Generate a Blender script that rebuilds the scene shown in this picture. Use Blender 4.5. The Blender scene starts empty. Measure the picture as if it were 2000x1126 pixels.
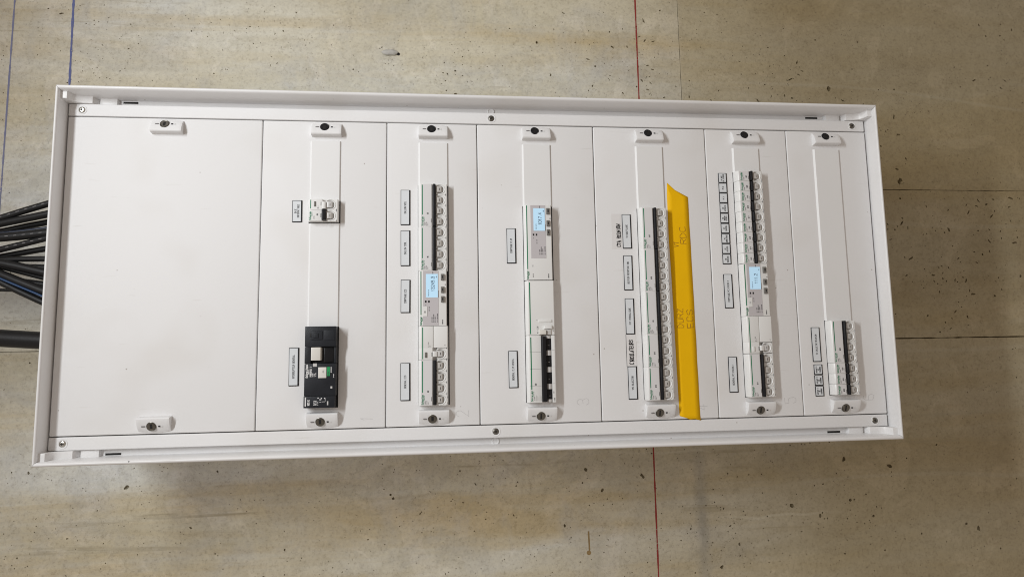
import bpy, bmesh, math, random
from mathutils import Matrix, Vector
from mathutils import geometry as mgeo
import numpy as np

random.seed(7)
S = bpy.context.scene
COL = S.collection
MM = 0.001
# The cabinet hangs upright on a concrete wall.  Working frame, in millimetres:
#   u = down the wall, v = to the right along the wall, w = out of the wall.
Z0 = 2.0
B3 = Matrix(((0, 1, 0), (0, 0, -1), (-1, 0, 0)))          # columns: u, v, w in world axes
def frame_at(u=0, v=0, w=0, rot=0):
    p = B3 @ Vector((u*MM, v*MM, w*MM)) + Vector((0, 0, Z0))
    return Matrix.Translation(p) @ (B3 @ Matrix.Rotation(rot, 3, 'Z')).to_4x4()

# ---------------------------------------------------------------- camera
cam_d = bpy.data.cameras.new("camera"); cam = bpy.data.objects.new("camera", cam_d); COL.objects.link(cam)
CR = Matrix(((0.99471128, 0.00613215, -0.10252742), (-0.01753251, 0.99370305, -0.11066552), (0.10120319, 0.1118778, 0.98855514)))
cp = B3 @ Vector((0.596556, -0.146964, 1.047418)) + Vector((0, 0, Z0))
cam.matrix_world = Matrix.Translation(cp) @ (B3 @ CR).to_4x4()
cam_d.sensor_width = 36; cam_d.lens = 22.5; cam_d.clip_start = 0.02; cam_d.clip_end = 50
S.camera = cam
# ---------------------------------------------------------------- world + lamps
wd = bpy.data.worlds.new("World"); S.world = wd; wd.use_nodes = True
bg = wd.node_tree.nodes["Background"]; bg.inputs[0].default_value = (1.0, 0.86, 0.74, 1); bg.inputs[1].default_value = 0.365
def area(name, u, v, w, sx, sy, power, color, aim):
    L = bpy.data.lights.new(name, 'AREA'); L.shape = 'RECTANGLE'; L.size = sx; L.size_y = sy
    L.energy = power; L.color = color
    o = bpy.data.objects.new(name, L); COL.objects.link(o)
    p = B3 @ Vector((u*MM, v*MM, w*MM)) + Vector((0, 0, Z0))
    a = B3 @ Vector((aim[0]*MM, aim[1]*MM, aim[2]*MM)) + Vector((0, 0, Z0))
    z = (p-a).normalized(); x = Vector((1, 0, 0)); x = (x - z*x.dot(z)).normalized(); y = z.cross(x)
    m = Matrix((x, y, z)).transposed().to_4x4(); m.translation = p
    o.matrix_world = m
    return o
area("ceiling_tube_lamp", -430, 440, 1080, 0.90, 0.085, 25.5, (0.94, 0.975, 1.0), (1250, 150, 985))
S.view_settings.view_transform = 'Standard'; S.view_settings.look = 'None'
S.view_settings.exposure = 0; S.view_settings.gamma = 1
S.cycles.pixel_filter_type = 'BLACKMAN_HARRIS'; S.cycles.filter_width = 1.0

# ---------------------------------------------------------------- materials
def nd(nt, t, **k):
    n = nt.nodes.new(t)
    for a, b in k.items():
        if hasattr(n, a): setattr(n, a, b)
    return n
MATS = {}
def mat(name, col, rough=0.5, metal=0.0, bump=0.0, bscale=900, var=0.0, vscale=12, spec=0.5, emit=None, coat=0):
    if name in MATS: return MATS[name]
    m = bpy.data.materials.new(name); m.use_nodes = True; nt = m.node_tree; b = nt.nodes["Principled BSDF"]
    b.inputs["Base Color"].default_value = (*col, 1); b.inputs["Roughness"].default_value = rough
    b.inputs["Metallic"].default_value = metal; b.inputs["Specular IOR Level"].default_value = spec
    if coat: b.inputs["Coat Weight"].default_value = coat
    tc = nd(nt, "ShaderNodeTexCoord")
    if var:
        n = nd(nt, "ShaderNodeTexNoise"); n.inputs["Scale"].default_value = vscale; n.inputs["Detail"].default_value = 5
        nt.links.new(tc.outputs["Object"], n.inputs["Vector"])
        mx = nd(nt, "ShaderNodeMix", data_type='RGBA')
        mx.inputs[6].default_value = (*[c*(1-var) for c in col], 1); mx.inputs[7].default_value = (*[min(1, c*(1+var)) for c in col], 1)
        nt.links.new(n.outputs["Fac"], mx.inputs[0]); nt.links.new(mx.outputs[2], b.inputs["Base Color"])
        rm = nd(nt, "ShaderNodeMapRange"); rm.inputs[3].default_value = max(0, rough-.08); rm.inputs[4].default_value = rough+.08
        nt.links.new(n.outputs["Fac"], rm.inputs[0]); nt.links.new(rm.outputs[0], b.inputs["Roughness"])
    if bump:
        n = nd(nt, "ShaderNodeTexNoise"); n.inputs["Scale"].default_value = bscale; n.inputs["Detail"].default_value = 2
        nt.links.new(tc.outputs["Object"], n.inputs["Vector"])
        bp = nd(nt, "ShaderNodeBump"); bp.inputs["Strength"].default_value = bump; bp.inputs["Distance"].default_value = 0.0004
        nt.links.new(n.outputs["Fac"], bp.inputs["Height"]); nt.links.new(bp.outputs[0], b.inputs["Normal"])
    if emit:
        b.inputs["Emission Color"].default_value = (*emit[0], 1); b.inputs["Emission Strength"].default_value = emit[1]
    MATS[name] = m
    return m
PAINT = mat("white_powder_paint", (0.775, 0.772, 0.775), 0.62, bump=.22, bscale=420, var=.012, vscale=9, spec=.35)
RIMP = mat("white_rim_paint", (0.78, 0.775, 0.775), 0.38, bump=.2, bscale=420, var=.012, vscale=9)
STRIP = mat("white_plastic_strip", (0.775, 0.775, 0.775), 0.5, var=.01, vscale=20)
WHITE = mat("white_plastic", (0.78, 0.78, 0.77), 0.33, bump=.1, bscale=700, var=.015, vscale=40)
CREAM = mat("cream_plastic", (0.72, 0.70, 0.655), 0.4, var=.03, vscale=60)
FACE = mat("label_face_plastic", (0.72, 0.712, 0.72), 0.25, var=.02, vscale=40)
LTGREY = mat("light_grey_plastic", (0.56, 0.55, 0.54), 0.35, var=.03, vscale=50)
TOG = mat("grey_toggle_plastic", (0.50, 0.48, 0.455), 0.35, var=.06, vscale=80)
MGREY = mat("grey_meter_face", (0.55, 0.525, 0.54), 0.3, var=.02, vscale=40)
DGREY = mat("dark_grey_plastic", (0.16, 0.15, 0.135), 0.4, var=.08, vscale=90)
BLACK = mat("black_plastic", (0.012, 0.012, 0.014), 0.4, bump=.2, bscale=800, var=.1, vscale=60, spec=.25)
CHAR = mat("charcoal_plastic", (0.013, 0.015, 0.020), 0.45, bump=.35, bscale=600, var=.3, vscale=70, spec=.3)
HOLE = mat("dark_hole", (0.01, 0.009, 0.008), 0.8)
GREEN = mat("green_print", (0.015, 0.20, 0.095), 0.45)
BGREEN = mat("bright_green_plastic", (0.01, 0.30, 0.09), 0.4)
INK = mat("black_ink", (0.02, 0.02, 0.022), 0.5)
GINK = mat("grey_ink", (0.20, 0.19, 0.19), 0.5)
WINK = mat("white_ink", (0.72, 0.72, 0.72), 0.5)
PENCIL = mat("pencil_graphite", (0.57, 0.56, 0.56), 0.45)
FELT = mat("black_marker_ink", (0.008, 0.008, 0.009), 0.4)
BALL = mat("brown_pen_ink", (0.36, 0.18, 0.012), 0.5)
CARD = mat("label_card", (0.72, 0.75, 0.78), 0.22, var=.015, vscale=30)
CLEAR = mat("sticky_film", (0.76, 0.75, 0.75), 0.18)
METAL = mat("zinc_steel", (0.55, 0.54, 0.50), 0.28, 1.0, var=.15, vscale=300)
DMETAL = mat("dark_steel", (0.20, 0.19, 0.17), 0.35, 1.0, var=.2, vscale=300)
TAPE = mat("yellow_tape", (0.88, 0.50, 0.002), 0.6, bump=.5, bscale=120, var=.05, vscale=25, spec=.15)
CABLE = mat("black_cable_sheath", (0.014, 0.014, 0.015), 0.42, bump=.3, bscale=300, var=.15, vscale=40, spec=.28)
BLUEC = mat("blue_cable_sheath", (0.018, 0.026, 0.05), 0.4, var=.1, vscale=40)
LCD = mat("backlit_lcd", (0.36, 0.52, 0.62), 0.15, emit=((0.50, 0.76, 1.0), 0.42))
LCDINK = mat("lcd_digit", (0.03, 0.05, 0.09), 0.3)
PLASTER = mat("grey_plaster", (0.50, 0.49, 0.46), 0.8, bump=1, bscale=300, var=.25, vscale=150)

def handle_marks(m):
    """faint greasy smudges, hairline rubs and a few dust specks on the white paint"""
    nt = m.node_tree; b = nt.nodes["Principled BSDF"]; L = nt.links.new; src = b.inputs["Base Color"].links[0].from_socket
    tc = nd(nt, "ShaderNodeTexCoord")
    def layer(scale, mapsc, lo, hi, col, src, kind="ShaderNodeTexNoise"):
        mp = nd(nt, "ShaderNodeMapping"); mp.inputs["Scale"].default_value = mapsc; mp.inputs["Rotation"].default_value = (0, 0, .5); L(tc.outputs["Object"], mp.inputs[0])
        n = nd(nt, kind); n.inputs["Scale"].default_value = scale; L(mp.outputs[0], n.inputs["Vector"])
        mr = nd(nt, "ShaderNodeMapRange"); mr.inputs[1].default_value = lo; mr.inputs[2].default_value = hi; L(n.outputs[0], mr.inputs[0])
        x = nd(nt, "ShaderNodeMix", data_type='RGBA', blend_type='MULTIPLY'); L(mr.outputs[0], x.inputs[0]); L(src, x.inputs[6]); x.inputs[7].default_value = (*col, 1)
        return x.outputs[2]
    s_ = layer(7, (1, 1, 1), .52, .72, (.955, .945, .93), src)
    s_ = layer(60, (.25, 2.2, 1), .70, .80, (.90, .89, .87), s_)
    s_ = layer(26, (1, 1, 1), .035, .02, (.55, .52, .48), s_, "ShaderNodeTexVoronoi")
    L(s_, b.inputs["Base Color"])
handle_marks(PAINT); handle_marks(RIMP)

# ---------------------------------------------------------------- mesh helpers (mm in, metres out)
class MB:
    def __init__(s): s.v = []; s.f = []; s.m = []; s.mats = []
    def mi(s, m):
        if m not in s.mats: s.mats.append(m)
        return s.mats.index(m)
    def box(s, a, b, m, t=0.0):
        """t tapers the top face inward by t"""
        (x0, y0, z0), (x1, y1, z1) = a, b
        i = len(s.v)
        s.v += [(x0, y0, z0), (x1, y0, z0), (x1, y1, z0), (x0, y1, z0), (x0+t, y0+t, z1), (x1-t, y0+t, z1), (x1-t, y1-t, z1), (x0+t, y1-t, z1)]
        k = s.mi(m)
        for f in ((0, 3, 2, 1), (4, 5, 6, 7), (0, 1, 5, 4), (1, 2, 6, 5), (2, 3, 7, 6), (3, 0, 4, 7)):
            s.f.append([i+j for j in f]); s.m.append(k)
        return s
    def extr(s, prof, v0, v1, m):
        """prof: list of (u,w) going round clockwise or not; extruded along v"""
        i = len(s.v); n = len(prof); k = s.mi(m)
        s.v += [(p[0], v0, p[1]) for p in prof] + [(p[0], v1, p[1]) for p in prof]
        for j in range(n):
            s.f.append([i+j, i+(j+1) % n, i+n+(j+1) % n, i+n+j]); s.m.append(k)
        s.f.append([i+j for j in reversed(range(n))]); s.m.append(k)
        s.f.append([i+n+j for j in range(n)]); s.m.append(k)
        return s
    def loops(s, loops, m, cap0=False, cap1=False, closed=True):
        n = len(loops[0]); k = s.mi(m); base = len(s.v)
        for L in loops: s.v += [tuple(p) for p in L]
        for a in range(len(loops)-1):
            for j in range(n if closed else n-1):
                s.f.append([base+a*n+j, base+a*n+(j+1) % n, base+(a+1)*n+(j+1) % n, base+(a+1)*n+j]); s.m.append(k)
        if cap0: s.f.append([base+j for j in reversed(range(n))]); s.m.append(k)
        if cap1: s.f.append([base+(len(loops)-1)*n+j for j in range(n)]); s.m.append(k)
        return s
    def cyl(s, c, r, z0, z1, m, n=20, r1=None):
        r1 = r if r1 is None else r1
        A = [(c[0]+r*math.cos(2*math.pi*j/n), c[1]+r*math.sin(2*math.pi*j/n), z0) for j in range(n)]
        B = [(c[0]+r1*math.cos(2*math.pi*j/n), c[1]+r1*math.sin(2*math.pi*j/n), z1) for j in range(n)]
        return s.loops([A, B], m, True, True)
    def quad(s, pts, m):
        i = len(s.v); s.v += [tuple(p) for p in pts]; s.f.append([i+j for j in range(len(pts))]); s.m.append(s.mi(m)); return s
    def mesh(s, name, bevel=0, seg=2, smooth=False, ang=40, fixn=True):
        me = bpy.data.meshes.new(name)
        me.from_pydata([(x*MM, y*MM, z*MM) for x, y, z in s.v], [], s.f)
        for m in s.mats: me.materials.append(m)
        me.polygons.foreach_set("material_index", s.m)
        if fixn or bevel:
            bm = bmesh.new(); bm.from_mesh(me)
            if fixn: bmesh.ops.recalc_face_normals(bm, faces=bm.faces)
            if bevel:
                ed = [e for e in bm.edges if len(e.link_faces) == 2 and e.calc_face_angle(0) > .5]
                bmesh.ops.bevel(bm, geom=ed, offset=bevel*MM, segments=seg, profile=.6, affect='EDGES', clamp_overlap=True)
            bm.to_mesh(me); bm.free()
        if smooth or bevel:
            me.polygons.foreach_set("use_smooth", [True]*len(me.polygons))
            try: me.set_sharp_from_angle(angle=math.radians(ang))
            except Exception: pass
        me.update()
        return me
CACHE = {}
def cached(key, fn):
    if key not in CACHE: CACHE[key] = fn()
    return CACHE[key]
def put(name, me, parent=None, at=None, rot=0, label=None):
    o = bpy.data.objects.new(name, me); COL.objects.link(o)
    if parent is not None:
        o.parent = parent
        if at: o.location = (at[0]*MM, at[1]*MM, at[2]*MM)
        if rot: o.rotation_euler = (0, 0, rot)
    elif at is not None:
        o.matrix_world = frame_at(*at, rot)
    if label: o["label"] = label
    return o
def tag(o, label=None, cat=None, group=None, kind=None):
    if label: o["label"] = label
    if cat: o["category"] = cat
    if group: o["group"] = group
    if kind: o["kind"] = kind
    return o
def thing(name, u, v, w, label, cat, group=None, rot=0):
    o = bpy.data.objects.new(name, None); COL.objects.link(o); o.empty_display_size = .02
    o.matrix_world = frame_at(u, v, w, rot)
    return tag(o, label, cat, group)

# ---------------------------------------------------------------- stroke lettering
G = {'A': "00-26-40 12-32", 'B': "00-06-36-45-34-03 34-42-41-30-00", 'C': "45-36-16-05-01-10-30-41", 'D': "00-06-26-44-42-20-00", 'E': "46-06-00-40 03-33",
 'F': "46-06-00 03-33", 'G': "45-36-16-05-01-10-30-41-43-23", 'H': "00-06 40-46 03-43", 'I': "20-26", 'J': "46-41-30-10-01", 'K': "00-06 46-03-40", 'L': "06-00-40",
 'M': "00-06-23-46-40", 'N': "00-06-40-46", 'O': "10-01-05-16-36-45-41-30-10", 'P': "00-06-36-45-44-33-03", 'Q': "10-01-05-16-36-45-41-30-10 22-40", 'R': "00-06-36-45-44-33-03 23-40",
 'S': "01-10-30-41-42-33-13-04-05-16-36-45", 'T': "06-46 20-26", 'U': "06-01-10-30-41-46", 'V': "06-20-46", 'W': "06-10-24-30-46", 'X': "00-46 06-40", 'Y': "06-23-46 23-20", 'Z': "06-46-00-40",
 '0': "10-01-05-16-36-45-41-30-10", '1': "14-26-20", '2': "05-16-36-45-44-00-40", '3': "05-16-36-45-44-33-13 33-42-41-30-10-01", '4': "30-36-02-42", '5': "46-06-04-34-43-41-30-10-01",
 '6': "36-16-05-01-10-30-41-42-33-03", '7': "06-46-10", '8': "13-04-05-16-36-45-44-33-13-02-01-10-30-41-42-33", '9': "10-30-41-45-36-16-05-04-13-43", '.': "20-21", '-': "13-33", '/': "00-46",
 'a': "04-34-43-40-10-01-12-42", 'c': "43-34-14-03-01-10-30-41", 'd': "46-40 42-33-13-02-01-10-30-41", 'e': "02-42-43-34-14-03-01-10-40", 'h': "00-06 03-14-34-43-40", 'i': "20-24 25-26",
 'l': "20-26", 'n': "00-04 03-14-34-43-40", 'r': "10-14 13-24-34", 't': "26-21-30-40 14-44", 'o': "10-01-03-14-34-43-41-30-10", 'k': "00-06 34-02-30", 'x': "00-44 04-40", 'p': "0-", ' ': ""}
G['p'] = "04-00 03-14-34-43-41-30-10-01"
def lettering(s, h=3, ws=0.62, th=.32, jit=0.0, mb=None, m=INK, u=0, v=0, z=0, rnd=None):
    """reads towards +v, letters stand towards -u; h = cap height in mm"""
    mb = mb or MB(); k = h/6.0; r = rnd or random.Random(len(s)*7+ord(s[0]))
    x0 = 0
    for ch in s:
        g = G.get(ch, "")
        dy = r.uniform(-1, 1)*jit*.8; sl = r.uniform(-1, 1)*jit*.12
        for st in g.split():
            pts = []
            for p in st.split('-'):
                if len(p) < 2: continue
                a, b = int(p[0]), int(p[1])
                a += r.uniform(-1, 1)*jit; b += r.uniform(-1, 1)*jit
                pts.append((u-(b+dy)*k, v+(x0+a+b*sl)*k*ws/.62*.75))
            for i in range(len(pts)-1):
                (ax, ay), (bx, by) = pts[i], pts[i+1]
                dx, dyy = bx-ax, by-ay; L = math.hypot(dx, dyy) or 1e-6
                ex, ey = dx/L*th/2, dyy/L*th/2
                nx, ny = -ey, ex
                zz = z+.004*(i % 3)
                mb.quad([(ax-ex+nx, ay-ey+ny, zz), (ax-ex-nx, ay-ey-ny, zz), (bx+ex-nx, by+ey-ny, zz), (bx+ex+nx, by+ey+ny, zz)], m)
        x0 += 5.8 if ch != ' ' else 4.2
        if ch in 'iIl.': x0 -= 1.2
    return mb
def tlen(s, h, ws=.62):
    x = 0
    for ch in s:
        x += 5.8 if ch != ' ' else 4.2
        if ch in 'iIl.': x -= 1.2
    return (x-1.8)*h/6*ws/.62*.75
def fixup(mb, name):
    me = mb.mesh(name, fixn=False)
    # make every flat face look outwards (+w)
    bm = bmesh.new(); bm.from_mesh(me)
    for f in bm.faces:
        f.normal_update()
        if f.normal.z < 0: f.normal_flip()
    bm.to_mesh(me); bm.free()
    return me

# ---------------------------------------------------------------- concrete wall
WW = -250.0
def WP(u, v):
    """wall features were measured on a plane 185 mm back; carry them to the real wall depth"""
    return 596.6+(u-596.6)*1.0528, -147+(v+147)*1.0528
def concrete_material(dark=1.0, name="cast_concrete"):
    m = bpy.data.materials.new(name); m.use_nodes = True; nt = m.node_tree; b = nt.nodes["Principled BSDF"]; L = nt.links.new
    tc = nd(nt, "ShaderNodeTexCoord")
    def mapping(sc):
        mp = nd(nt, "ShaderNodeMapping"); mp.inputs["Scale"].default_value = sc; L(tc.outputs["Object"], mp.inputs[0]); return mp.outputs[0]
    def noise(vec, scale, det=6, rough=.6, dist=0):
        n = nd(nt, "ShaderNodeTexNoise"); n.inputs["Scale"].default_value = scale; n.inputs["Detail"].default_value = det
        n.inputs["Roughness"].default_value = rough; n.inputs["Distortion"].default_value = dist; L(vec, n.inputs["Vector"]); return n.outputs["Fac"]
    def ramp(fac, stops):
        r = nd(nt, "ShaderNodeValToRGB"); e = r.color_ramp.elements
        e[0].position, e[0].color = stops[0][0], (*stops[0][1], 1); e[1].position, e[1].color = stops[-1][0], (*stops[-1][1], 1)
        for p, c in stops[1:-1]:
            x = e.new(p); x.color = (*c, 1)
        L(fac, r.inputs[0]); return r.outputs[0]
    def mix(f, a, c, mode='MIX'):
        x = nd(nt, "ShaderNodeMix", data_type='RGBA', blend_type=mode)
        if isinstance(f, float): x.inputs[0].default_value = f
        else: L(f, x.inputs[0])
        for i, q in ((6, a), (7, c)):
            if isinstance(q, tuple): x.inputs[i].default_value = (*q, 1)
            else: L(q, x.inputs[i])
        return x.outputs[2]
    iso = mapping((1, 1, 1)); run = mapping((.22, 1, 1)); run2 = mapping((.09, 1, 1))
    base = ramp(noise(run, 4.2, 8, .62, .6), [(.30, (.54, .495, .365)), (.46, (.64, .60, .48)), (.60, (.69, .67, .58)), (.74, (.64, .635, .585))])
    # yellowish runs, the way the shutter was drawn
    y = ramp(noise(run2, 11, 6, .6, .5), [(.46, (0, 0, 0)), (.66, (.75, .75, .75))])
    base = mix(y, base, (.53, .425, .24))
    g = ramp(noise(iso, 7, 7, .68, .8), [(.46, (0, 0, 0)), (.70, (.5, .5, .5))])
    base = mix(g, base, (.47, .47, .455))
    # darker, browner pour below the shutter joint (u > 1.09 m)
    sx = nd(nt, "ShaderNodeSeparateXYZ"); L(tc.outputs["Object"], sx.inputs[0])
    w_ = nd(nt, "ShaderNodeMath", operation='MULTIPLY_ADD'); L(noise(iso, 2.5, 4), w_.inputs[0]); w_.inputs[1].default_value = .5; L(sx.outputs[0], w_.inputs[2])
    mr = nd(nt, "ShaderNodeMapRange", interpolation_type='SMOOTHSTEP'); L(w_.outputs[0], mr.inputs[0]); mr.inputs[1].default_value = .95; mr.inputs[2].default_value = 1.75; mr.inputs[4].default_value = .9
    base = mix(mr.outputs[0], base, mix(noise(iso, 3.1, 7, .6), (.27, .205, .105), (.37, .315, .20)))
    # grey smudge along the shutter joint under the cabinet
    def gauss(sock, c, wdt):
        a = nd(nt, "ShaderNodeMath", operation='SUBTRACT'); L(sock, a.inputs[0]); a.inputs[1].default_value = c
        b_ = nd(nt, "ShaderNodeMath", operation='ABSOLUTE'); L(a.outputs[0], b_.inputs[0])
        m_ = nd(nt, "ShaderNodeMapRange", interpolation_type='SMOOTHSTEP'); L(b_.outputs[0], m_.inputs[0]); m_.inputs[2].default_value = wdt; m_.inputs[3].default_value = 1; m_.inputs[4].default_value = 0
        return m_.outputs[0]
    vm = nd(nt, "ShaderNodeMapRange"); L(sx.outputs[1], vm.inputs[0]); vm.inputs[1].default_value = -.28; vm.inputs[2].default_value = -.36
    j1 = nd(nt, "ShaderNodeMath", operation='MULTIPLY'); L(gauss(sx.outputs[0], 1.111, .022), j1.inputs[0]); L(vm.outputs[0], j1.inputs[1])
    j2 = nd(nt, "ShaderNodeMath", operation='MULTIPLY'); L(j1.outputs[0], j2.inputs[0]); L(noise(iso, 9, 5), j2.inputs[1])
    base = mix(j2.outputs[0], base, (.30, .285, .25))
    st1 = nd(nt, "ShaderNodeMapRange"); L(sx.outputs[0], st1.inputs[0]); st1.inputs[1].default_value = 1.110; st1.inputs[2].default_value = 1.114
    st2 = nd(nt, "ShaderNodeMapRange"); L(sx.outputs[1], st2.inputs[0]); st2.inputs[1].default_value = -.1; st2.inputs[2].default_value = .2; st2.inputs[4].default_value = .8
    st3 = nd(nt, "ShaderNodeMath", operation='MULTIPLY'); L(st1.outputs[0], st3.inputs[0]); L(st2.outputs[0], st3.inputs[1])
    base = mix(st3.outputs[0], base, mix(1.0, base, (.87, .84, .77), 'MULTIPLY'))
    # two pale wavy water lines below the cabinet
    for vc, u0_, u1_ in ((-.365, -.40, .35), (-.472, 1.06, 1.45), (-.340, .78, 1.30)):
        wob = nd(nt, "ShaderNodeMath", operation='MULTIPLY_ADD'); L(noise(mapping((1, 0, 0)), 7, 2), wob.inputs[0]); wob.inputs[1].default_value = .04; L(sx.outputs[1], wob.inputs[2])
        q1 = nd(nt, "ShaderNodeMath", operation='MULTIPLY'); L(gauss(wob.outputs[0], vc+.02, .0045), q1.inputs[0]); L(gauss(sx.outputs[0], (u0_+u1_)/2, (u1_-u0_)/2), q1.inputs[1])
        q2 = nd(nt, "ShaderNodeMath", operation='MULTIPLY'); L(q1.outputs[0], q2.inputs[0]); q2.inputs[1].default_value = .38
        base = mix(q2.outputs[0], base, (.60, .57, .47))
    # fine salt and pepper
    f = ramp(noise(iso, 190, 3, .7), [(.30, (.80, .78, .75)), (.45, (1, 1, 1)), (.75, (1.12, 1.12, 1.10))])
    base = mix(1.0, base, f, 'MULTIPLY')
    f2 = ramp(noise(iso, 42, 5, .75), [(.28, (.88, .87, .84)), (.5, (1, 1, 1)), (.78, (1.05, 1.05, 1.04))])
    base = mix(1.0, base, f2, 'MULTIPLY')
    # pin holes too small to model
    vo = nd(nt, "ShaderNodeTexVoronoi"); vo.inputs["Scale"].default_value = 95; L(iso, vo.inputs["Vector"])
    pin = ramp(vo.outputs["Distance"], [(.06, (1, 1, 1)), (.13, (0, 0, 0))])
    gate = ramp(noise(iso, 13, 3), [(.50, (0, 0, 0)), (.58, (1, 1, 1))])
    pg = mix(1.0, pin, gate, 'MULTIPLY')
    base = mix(pg, base, (.15, .12, .075))
    # thin olive runs along the pour
    st = ramp(noise(mapping((.055, 1, 1)), 55, 3, .6, .3), [(.60, (0, 0, 0)), (.72, (.75, .75, .75))])
    sg = ramp(noise(mapping((.5, 1, 1)), 5.5, 3), [(.50, (0, 0, 0)), (.62, (1, 1, 1))])
    base = mix(mix(1.0, st, sg, 'MULTIPLY'), base, (.33, .28, .18))
    cl = ramp(noise(run, 2.3, 5, .6, 1.2), [(.44, (0, 0, 0)), (.56, (.9, .9, .9))])
    base = mix(cl, base, mix(1.0, base, (1.07, 1.12, 1.24), 'MULTIPLY'))
    pt = ramp(noise(iso, 6.3, 6, .62, 1.6), [(.56, (0, 0, 0)), (.60, (.7, .7, .7)), (.72, (.5, .5, .5))])
    base = mix(pt, base, mix(1.0, base, (1.13, 1.13, 1.16), 'MULTIPLY'))
    dk = ramp(noise(run, 3.4, 5, .6, 1.0), [(.52, (0, 0, 0)), (.66, (.8, .8, .8))])
    base = mix(dk, base, mix(1.0, base, (.84, .82, .78), 'MULTIPLY'))
    # thin whitish lime runs
    wv = nd(nt, "ShaderNodeTexWave"); wv.bands_direction = 'Y'; wv.inputs["Scale"].default_value = 1.15; wv.inputs["Distortion"].default_value = 3.2; wv.inputs["Detail"].default_value = 3; wv.inputs["Detail Scale"].default_value = .9
    L(mapping((.45, 1, 1)), wv.inputs["Vector"])
    lim = ramp(wv.outputs["Fac"], [(.9965, (0, 0, 0)), (.99995, (.10, .10, .10))])
    base = mix(lim, base, (.52, .50, .42))
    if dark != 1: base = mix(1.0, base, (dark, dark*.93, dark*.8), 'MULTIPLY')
    L(base, b.inputs["Base Color"])
    b.inputs["Roughness"].default_value = .78; b.inputs["Specular IOR Level"].default_value = .3
    h = nd(nt, "ShaderNodeMath", operation='ADD'); L(noise(iso, 60, 6, .7), h.inputs[0]); L(noise(iso, 9, 5), h.inputs[1])
    h2 = nd(nt, "ShaderNodeMath", operation='SUBTRACT'); L(h.outputs[0], h2.inputs[0]); L(pg, h2.inputs[1])
    bp = nd(nt, "ShaderNodeBump"); bp.inputs["Strength"].default_value = .55; bp.inputs["Distance"].default_value = .0016
    L(h2.outputs[0], bp.inputs["Height"]); L(bp.outputs[0], b.inputs["Normal"])
    return m
CONC = concrete_material(); CAV = concrete_material(.52, "concrete_cavity")  # cavity copy: dirt and the hollows' shade both darkened into its colour

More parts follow.
